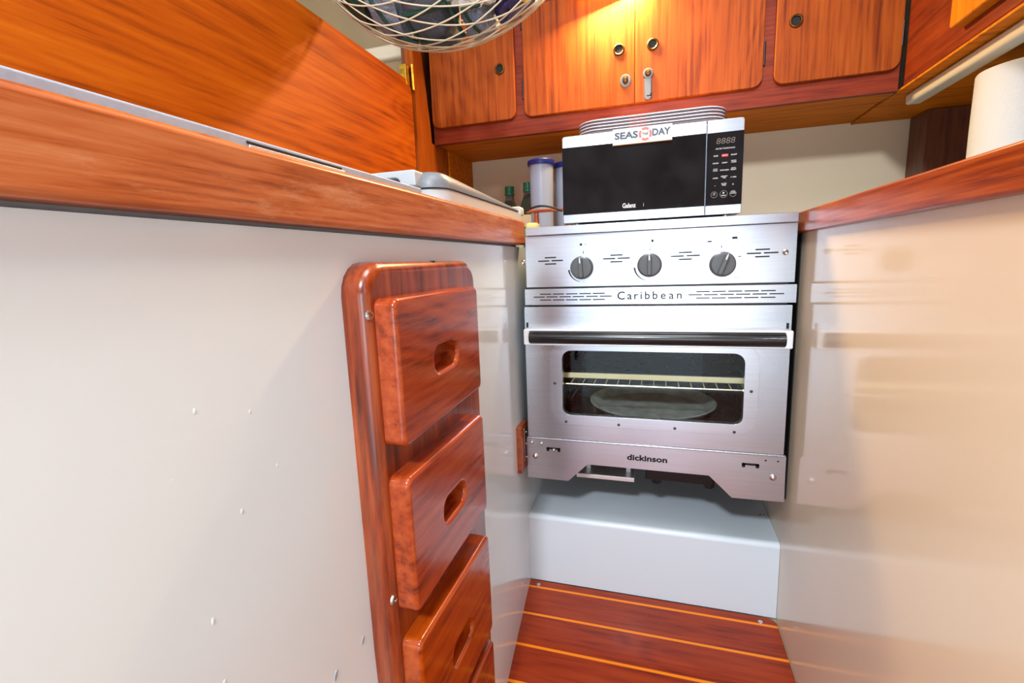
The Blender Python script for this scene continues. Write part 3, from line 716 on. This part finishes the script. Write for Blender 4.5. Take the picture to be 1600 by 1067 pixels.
for i, (x0, x1, rs, kx) in enumerate(doors):
    g = G(); slab(g, 'Y', (x0, x1, .3825, .651, rs), YC+.0123, YC, .0018)
    d = obj('door', g, m_cab, t)
    g = G(); q = []
    for j in range(25):
        a = 2*math.pi*j/24
    lathe(g, (kx, YC, .510), [(.0135, 0), (.0140, -.002), (.0132, -.0045), (.0112, -.0055), (.0095, -.0045), (.0092, -.001), (.0092, -.0005), (.0002, -.0004)], 'Y', 32)
    r_ = obj('finger_ring', g, m_brass, d, 'brass-rimmed finger hole')
    g = G(); lathe(g, (kx, YC, .510), [(.0091, -.0010), (.0091, -.0014), (.0001, -.0014)], 'Y', 24)
    obj('hole', g, m_hole, r_, 'dark hole')
    if i == 1:
        g = G(); lathe(g, (-.0820, YC, .4365), [(.0135, 0), (.0135, -.002), (.012, -.0035), (.0001, -.0036)], 'Y', 32, 1, 1.12)
        l_ = obj('lock_disc', g, m_lock, d, 'grey child-lock disc')
        g = G(); lathe(g, (-.0820, YC-.003, .4375), [(.007, 0), (.0072, -.004), (.005, -.009), (.0001, -.0105)], 'Y', 20, 1, 1.3)
        obj('lock_button', g, m_brass, l_, 'dark metal button')
    if i == 2:
        g = G(); slab(g, 'Y', (-.0365, -.0195, .3845, .4560, .0080), YC-.0003, YC-.006, .002)
        lathe(g, (-.0280, YC-.0003, .4445), [(.0120, 0), (.0120, -.006), (.0105, -.0075), (.0001, -.0076)], 'Y', 28)
        l_ = obj('lock_strap', g, m_lock, d, 'grey child-lock strap hanging down')
        g = G(); lathe(g, (-.0280, YC-.007, .4450), [(.0075, 0), (.0078, -.004), (.006, -.008), (.0001, -.0095)], 'Y', 20)
        obj('lock_button', g, m_brass, l_, 'dark metal button')
        g = G(); slab(g, 'Y', (-.0310, -.0210, .3925, .3950, .0008), YC-.0055, YC-.0064); slab(g, 'Y', (-.0225, -.0185, .3925, .3995, .0008), YC-.0055, YC-.0064)
        obj('strap_notch', g, m_hole, l_, 'dark hook notch')
    if i:
        for z in (.430, .60):
            hx = x0-.003 if i == 1 else x1+.003
            g = G(); lathe(g, (hx, YC+.009, z), [(.0025, 0), (.0028, .001), (.0028, .05), (.0025, .051)], 'Z', 12)
            obj('hinge', g, m_black, d, 'black barrel hinge')
# lamp above the doors
t = thing('strip_lamp', (-.11, 1.27, .642), 'warm strip lamp fixed above the wall cabinet doors', 'lamp')
g = G(); box(g, -.21, -.01, 1.240, 1.2995, .654, .690, .004)
obj('housing', g, m_tube, t)
g = G(); box(g, -.20, -.02, 1.250, 1.294, .642, .6535, .003)
obj('diffuser', g, m_lamp, t, 'glowing diffuser')

# cabinet over the right counter
t = thing('side_cabinet', (.7, .6, .345), 'reddish teak cabinet hung over the right counter', 'cabinet')
g = G(); box(g, .4985, .995, -.2, 1.290, .3445, 1.14, .002)
obj('carcass', g, m_rcab, t)
g = G(); box(g, .500, .990, -.2, 1.588, .340, .3443)
obj('underside_board', g, m_soff, t)
g = G(); slab(g, 'X', (.45, 1.085, .372, .90, .006), .4983, .478, .003)
obj('door', g, m_block, t, 'pale orange teak door')
g = G(); box(g, .525, .556, .25, 1.345, .3165, .3395, .006)
obj('handrail', g, m_tube, label='cream rail screwed along the underside of the right cabinet', cat='rail')

# ================================================================== RIGHT SIDE
g = G(); box(g, .2625, .995, -.25, 1.588, .0375, .052)
obj('countertop', g, m_counter, label='right countertop behind the bright teak edging', cat='countertop')
g = G(); slab(g, 'X', (-.25, 1.045, .0370, .0748, (.004, .004, .003, .003)), .2665, .250, .0035)
obj('counter_trim', g, m_trimr, label='bright varnished teak edging along the right counter', cat='edging')
g = G(); box(g, .636, .728, 1.50, 1.588, .0525, .339, .002)
obj('wood_post', g, m_post, label='dark teak post against the hull behind the paper towel roll', cat='post')
t = thing('paper_towel_roll', (.603, 1.09, .0525), 'white paper towel roll standing on the right counter', 'paper towels')
g = G(); lathe(g, (.603, 1.09, .0525), [(.021, .0), (.069, .0), (.070, .002), (.0695, .08), (.070, .16), (.0695, .243), (.068, .246), (.045, .2475), (.021, .246)], 'Z', 64)
obj('roll', g, m_paper, t)
g = G(); lathe(g, (.603, 1.09, .0528), [(.0205, 0), (.0205, .245), (.018, .245), (.018, 0)], 'Z', 28)
obj('cardboard_core', g, plain('cardboard', (176, 136, 92), .8), t, 'cardboard core')

# ================================================================== BEHIND THE COOLER
def jar(cx, cy, h, label, fill):
    t = thing('storage_jar', (cx, cy, .0555), label, 'jar', 'tall storage jars beside the microwave')
    g = G(); lathe(g, (cx, cy, .0555), [(.028, 0), (.029, .003), (.0322, h-.016), (.0325, h-.012), (.0312, h-.012), (.028, .006), (.001, .005)], 'Z', 8*4)
    obj('jar_body', g, m_jar, t, 'frosted body')
    g = G(); lathe(g, (cx, cy, .0555), [(.0355, h-.0145), (.0365, h-.012), (.0365, h-.004), (.034, h-.001), (.001, h)], 'Z', 40)
    obj('lid', g, m_lid, t, 'dark blue lid')
    g = G(); lathe(g, (cx, cy, .0620), [(.0255, 0), (.0285, fill), (.001, fill+.001)], 'Z', 28)
    obj('contents', g, m_sugar, t, 'pale contents')
jar(-.3020, 1.30, .214, 'tall frosted jar with a blue lid left of the microwave', .115)
jar(-.2440, 1.36, .212, 'frosted jar half hidden behind the microwave, dark blue lid', .10)
def bottle(cx, cy, label):
    t = thing('oil_bottle', (cx, cy, .0555), label, 'bottle', 'green oil bottles behind the cooler')
    g = G(); r0 = (-.026, .026, -.026, .026, .006)
    secs = [(inset(r0, 0), 0), (inset(r0, 0), .085)]
    for i in range(1, 9):
        tt = i/8; secs.append((inset(r0, .0155*math.sin(tt*math.pi/2)**1.0 if False else .0155*tt**.9), .085+.046*tt))
    secs += [(inset(r0, .0158), .150)]
    loft(g, 'Z', secs); g.v = [(cx+v[0], cy+v[1], .0555+v[2]) for v in g.v]
    obj('glass_body', g, m_bott, t, 'dark green glass', ang=25)
    g = G(); lathe(g, (cx, cy, .0555+.143), [(.0142, 0), (.0148, .001), (.0148, .006), (.0128, .007), (.0138, .009), (.0138, .024), (.013, .0255), (.001, .026)], 'Z', 28)
    obj('cap', g, m_cap, t, 'green screw cap')
    g = G(); slab(g, 'Y', (cx-.0235, cx+.0235, .062, .1010, .001), cy-.0262, cy-.0268)
    obj('lower_label', g, m_label, t, 'green paper label')
    obj('label_lettering', text('CO', .016, cx+.010, cy-.0270, .083, bold=.0003, ext=.0002), m_white, t)
    g = G(); slab(g, 'Y', (cx-.0235, cx+.0235, .1012, .134, .001), cy-.0262, cy-.0268)
    obj('upper_label', g, m_lab2, t, 'cream and brown label')
bottle(-.3560, 1.36, 'dark green oil bottle next to the blue-lidded jar')
bottle(-.4230, 1.40, 'dark green oil bottle half hidden by the cooler lid')
# fiddle rail with posts, cable and sponge
t = thing('fiddle_rail', (-.262, 1.165, .0555), 'little reddish wooden rail left of the microwave', 'rail')
g = G(); box(g, -.312, -.205, 1.158, 1.170, .1195, .1275, .003)
obj('top_rail', g, m_fid, t)
for x in (-.285, -.212):
    g = G(); lathe(g, (x, 1.164, .0740), [(.0065, 0), (.007, .006), (.0055, .012), (.0066, .024), (.0055, .034), (.006, .0455)], 'Z', 18)
    obj('post', g, m_fid, t)
g = G(); box(g, -.312, -.205, 1.154, 1.174, .0560, .0742, .002)
obj('bottom_rail', g, m_fid, t)
g = G(); tube(g, [(-.318 + .10*i/14, 1.148-.01*math.sin(i/14*3.1), .118 + .014*math.sin(math.pi*min(1, i/14*1.0))) for i in range(15)], .0026, 8)
obj('power_cable', g, m_cable, label='black cable looped over the little wooden rail', cat='cable')
g = G(); box(g, -.303, -.272, 1.120, 1.145, .0560, .0935, .008)
obj('sponge', g, m_sponge, label='pale yellow sponge by the back corner of the cooker', cat='sponge')

# ================================================================== NET HAMMOCK
CX, CY, CZ, RA, RB, RC = -.357, .85, .692, .296, .150, .309
t = thing('net_hammock', (CX, CY, CZ-RC), 'cream string net slung in front of the wall cabinet, bulging with bags', 'net')
def ell(s, th, k=1.0):
    q = math.sqrt(max(0, 1-s*s)); return (CX + RA*s*k, CY + RB*q*math.sin(th)*k, CZ - RC*q*math.cos(th)*k)
g = G()
NC = 40
for d in (1, -1):
    for i in range(NC):
        th0 = 2*math.pi*i/NC; pts = []
        for j in range(61):
            u = -1 + 2*j/60; s = math.sin(u*math.pi/2*.985)
            pts.append(ell(s, th0 + d*u*.60 + .02*math.sin(i*2.3+u*7)))
        tube(g, pts, .0014, 5)
obj('cord_mesh', g, m_cord, t, ang=80)
for sgn in (-1, 1):
    g = G(); tube(g, [(CX+sgn*(RA-.004), CY, CZ), (CX+sgn*(RA+.10), CY, CZ+.12), (CX+sgn*(RA+.20), CY, 1.148-.0)], .004, 8)
    obj('hanging_cord', g, m_cord, t)
def blob(name, c, r, mat, label, cat, seed, amp=.16, freq=9, rot=0, parts=None, group=None):
    bm = bmesh.new(); bmesh.ops.create_icosphere(bm, subdivisions=4, radius=1)
    g = G(); ca, sa = math.cos(rot), math.sin(rot)
    for v in bm.verts:
        p = v.co.copy(); k = 1 + amp*noise.fractal(p*freq*.18+Vector((seed, seed*2, 3)), 1, 2, 4)
        p = Vector((p.x*abs(p.x)**-.12 if abs(p.x) > .01 else p.x, p.y, p.z))*k
        x, z = p.x*r[0], p.z*r[2]
        pos = Vector((x*ca - z*sa + c[0], p.y*r[1] + c[1], x*sa + z*ca + c[2]))
        # keep the bag inside the net
        dd = Vector(((pos.x-CX)/RA, (pos.y-CY)/RB, (pos.z-CZ)/RC))
        if dd.length > .975: dd = dd.normalized()*.975; pos = Vector((CX+dd.x*RA, CY+dd.y*RB, CZ+dd.z*RC))
        g.v.append(tuple(pos))
    g.f = [tuple(v.index for v in f.verts) for f in bm.faces]; bm.free()
    t = thing(name, (c[0], c[1], c[2]-r[2]), label, cat, group)
    obj('bag_body', g, mat, t, ang=70)
    return t
def binding(t, path, name='edge_binding', mat=None, r=.006):
    g = G(); pts = []
    for s, th in path: pts.append(ell(s, th, .978))
    # resample smoothly
    out = []
    for a, b in zip(pts[:-1], pts[1:]):
        for i in range(6): out.append(tuple(a[k]+(b[k]-a[k])*i/6 for k in range(3)))
    out.append(pts[-1]); tube(g, out, r, 8)
    obj(name, g, mat or m_green, t, 'dark green binding')
def arc(s0, s1, th0, th1, n=7): return [(s0+(s1-s0)*i/n, th0+(th1-th0)*i/n) for i in range(n+1)]
bg = blob('fabric_bag', (-.535, .80, .485), (.042, .09, .075), m_greenf, 'dark green cloth bag furthest left in the net', 'bag', 9, amp=.3, freq=14)
binding(bg, arc(-.74, -.50, -.55, -.40), r=.003)
bb = blob('mesh_bag', (-.458, .81, .462), (.030, .09, .078), m_mesh, 'narrow pale grey mesh bag next to the green cloth bag in the net', 'bag', 4, amp=.2, freq=14)
binding(bb, arc(-.42, -.30, -.60, -.12), r=.0035); binding(bb, arc(-.33, -.20, -.12, -.06), r=.004)
bc = blob('mesh_bag', (-.382, .835, .448), (.042, .08, .062), m_meshd, 'dark grey mesh bag with green binding in the middle of the net', 'bag', 1, amp=.2, freq=12)
binding(bc, arc(-.20, .08, -.40, -.45), r=.0045); binding(bc, arc(-.205, -.17, -.42, -.06), r=.003); binding(bc, arc(.09, .11, -.45, -.08), r=.0035); binding(bc, arc(-.18, .1, -.06, -.08), r=.004)
bd = blob('mesh_bag', (-.303, .862, .432), (.026, .055, .045), m_mesh, 'small grey mesh bag low in the net right of the dark mesh bag', 'bag', 25, amp=.25, freq=16)
binding(bd, arc(.16, .20, -.36, -.04), r=.003); binding(bd, arc(.15, .26, -.36, -.34), r=.003)
be = blob('plastic_bag', (-.282, .790, .448), (.050, .034, .032), m_plast, 'crumpled clear plastic bag on top of the grey bags in the net', 'bag', 12, amp=.5, freq=30)
bf = blob('snack_packet', (-.240, .868, .440), (.032, .05, .036), m_purp, 'purple packet low on the right in the net', 'packet', 18, amp=.3, freq=16)
bgy = blob('snack_packet', (-.213, .832, .452), (.017, .025, .028), m_yell, 'yellow packet at the right end of the net', 'packet', 15, amp=.3, freq=16)
bh = blob('snack_packet', (-.345, .780, .462), (.017, .022, .022), m_bread, 'brown packet high in the middle of the net', 'packet', 21, amp=.3, freq=16)

for o in bpy.data.objects:
    if '_w' in o.keys(): del o['_w']
